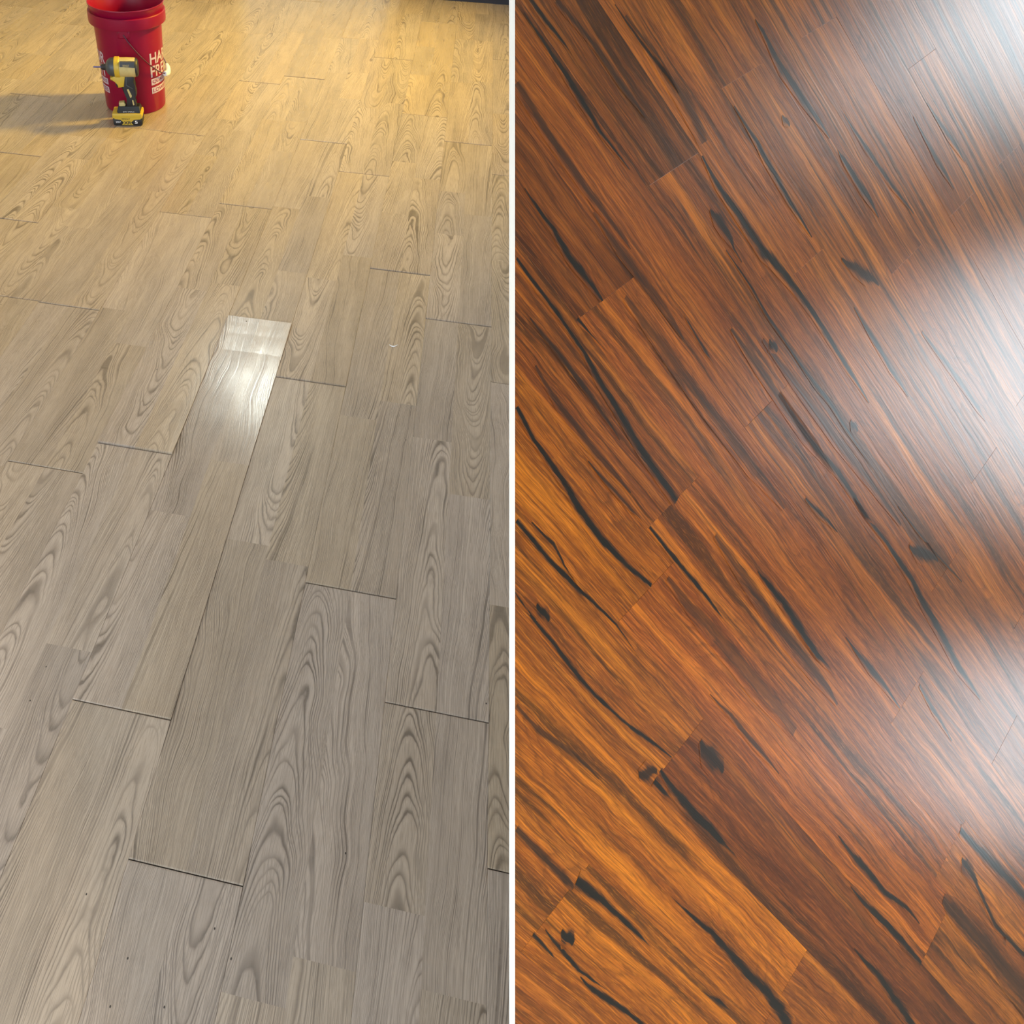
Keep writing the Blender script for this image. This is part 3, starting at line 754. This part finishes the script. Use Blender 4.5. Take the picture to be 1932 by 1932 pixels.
add_prism(bm, TP((632, 782), (820, 782), (820, 856), (632, 846)), -.0362, -.022, .001); bm_obj('side_panel', bm, M_GRY, drill)
bm = bmesh.new(); add_prism(bm, TP((500, 1012), (560, 990), (690, 985), (690, 1000), (676, 1135), (600, 1152), (596, 1085), (565, 1052), (510, 1048)), -.021, .021, .004); bm_obj('trigger_guard', bm, M_YEL, drill, True)
bm = bmesh.new(); add_prism(bm, TP((560, 1056), (600, 1082), (606, 1150), (590, 1160), (566, 1128)), -.011, .011, .003); bm_obj('trigger', bm, M_BLK, drill, True)
bm = bmesh.new(); add_prism(bm, TP((676, 985), (800, 980), (806, 1060), (800, 1130), (828, 1190), (832, 1262), (796, 1322), (812, 1380), (842, 1432), (690, 1432), (718, 1370), (722, 1300), (690, 1220), (640, 1150), (676, 1130)), -.0175, .0175, .005); bm_obj('grip', bm, M_BLK, drill, True)
bm = bmesh.new(); add_prism(bm, TP((710, 1172), (732, 1166), (774, 1262), (768, 1285), (752, 1290)), -.0186, .0186, .0008); add_prism(bm, TP((774, 1322), (792, 1322), (806, 1390), (788, 1398)), -.0186, .0186, .0008); bm_obj('grip_inlay', bm, M_DUST, drill)
bm = bmesh.new(); add_prism(bm, TP((700, 1005), (712, 1000), (710, 1110), (790, 1160), (786, 1168), (700, 1120)), -.0184, .0184, .0006); bm_obj('grip_seam', bm, M_GRY, drill)
bm = bmesh.new(); add_prism(bm, TP((600, 1372), (668, 1362), (690, 1400), (668, 1436), (604, 1430)), -.013, .013, .003); bm_obj('belt_hook', bm, M_DUST, drill, True)
# battery: black upper shoe, yellow shell, black lower half with cut corners
bm = bmesh.new(); add_prism(bm, TP((592, 1418), (868, 1410), (884, 1470), (880, 1520), (604, 1530), (580, 1470)), -.034, .034, .003)
for v in bm.verts:
    if v.co.z > T(0, 1445)[1]: v.co.y *= .55
bm_obj('foot', bm, M_BLK, drill, True)
batt = None
xl, xr = T(524, 1600)[0], T(914, 1600)[0]
ztop, zmid, zbot = .052, .032, .0006
bm = bmesh.new()
add_box(bm, xl, xr, -.0385, .0385, zmid - .004, ztop - .004, .004)
batt = bm_obj('battery', bm, M_YEL, drill, True)
bm = bmesh.new(); add_box(bm, xl + .001, xr - .001, -.0378, .0378, zbot, zmid - .003, .005); bm_obj('battery_base', bm, M_BLK, batt, True)
bm = bmesh.new()                                     # yellow shield on the front face
zf = lambda cy: (1712 - cy) / (1712 - 1586) * (zmid - zbot) + zbot
xf = lambda cx: xl + (cx - 528) / (908 - 528) * (xr - xl)
add_prism(bm, [(xf(530), zf(1580)), (xf(905), zf(1580)), (xf(880), zf(1610)), (xf(800), zf(1618)), (xf(760), zf(1660)), (xf(785), zf(1700)), (xf(640), zf(1700)), (xf(668), zf(1660)), (xf(630), zf(1618)), (xf(560), zf(1606))], -.0390, -.0372)
bm_obj('battery_shield', bm, M_YEL, batt)
def flat_text(body, x0, x1, z0, z1, y, mat, name, parent, bold):
    v, f = fit(body, x1 - x0, z1 - z0, bold); return mesh_obj(name, [(x0 + a, y, z0 + b) for a, b in v], f, mat, parent)
flat_text('XR', xf(668), xf(765), zf(1690), zf(1640), -.0393, M_BLK, 'battery_lettering', batt, .002)
flat_text('DEWALT', xf(648), xf(752), zf(1618), zf(1594), -.0393, M_BLK, 'battery_lettering', batt, .001)
flat_text('20V', xf(565), xf(630), zf(1668), zf(1640), -.0381, M_OFF, 'battery_lettering', batt, .0)
flat_text('5', xf(808), xf(845), zf(1680), zf(1632), -.0381, M_OFF, 'battery_lettering', batt, .001)
flat_text('DEWALT', T(672, 822)[0], T(752, 822)[0], T(0, 846)[1], T(0, 814)[1], -.0365, M_DUST, 'housing_lettering', drill, .001)
flat_text('20V MAX', T(660, 1480)[0], T(810, 1480)[0], T(0, 1476)[1], T(0, 1462)[1], -.0345, M_OFF, 'foot_lettering', drill, .0)

# ------------------------------------------------------------------ small thin white crescent on the planks
CP = ground(742, 652); curl = bmesh.new()
pts = []
for t in range(9):
    u = t / 8 - .5; p = ground(742 + u * 16, 651.5 + (.25 - u * u) * 14); pts.append((p.x, p.y, .0022 + .0006))
add_tube(curl, pts, [.0003, .0009, .0013, .0015, .0015, .0014, .0011, .0008, .0003], 6)
tag(bm_obj('white_crescent', curl, M_OFF, None, True), 'tiny white crescent on the light oak planks', 'scrap')
print('planks seen', len(SEEN), 'rest', len(REST), 'dark', len(pieces))
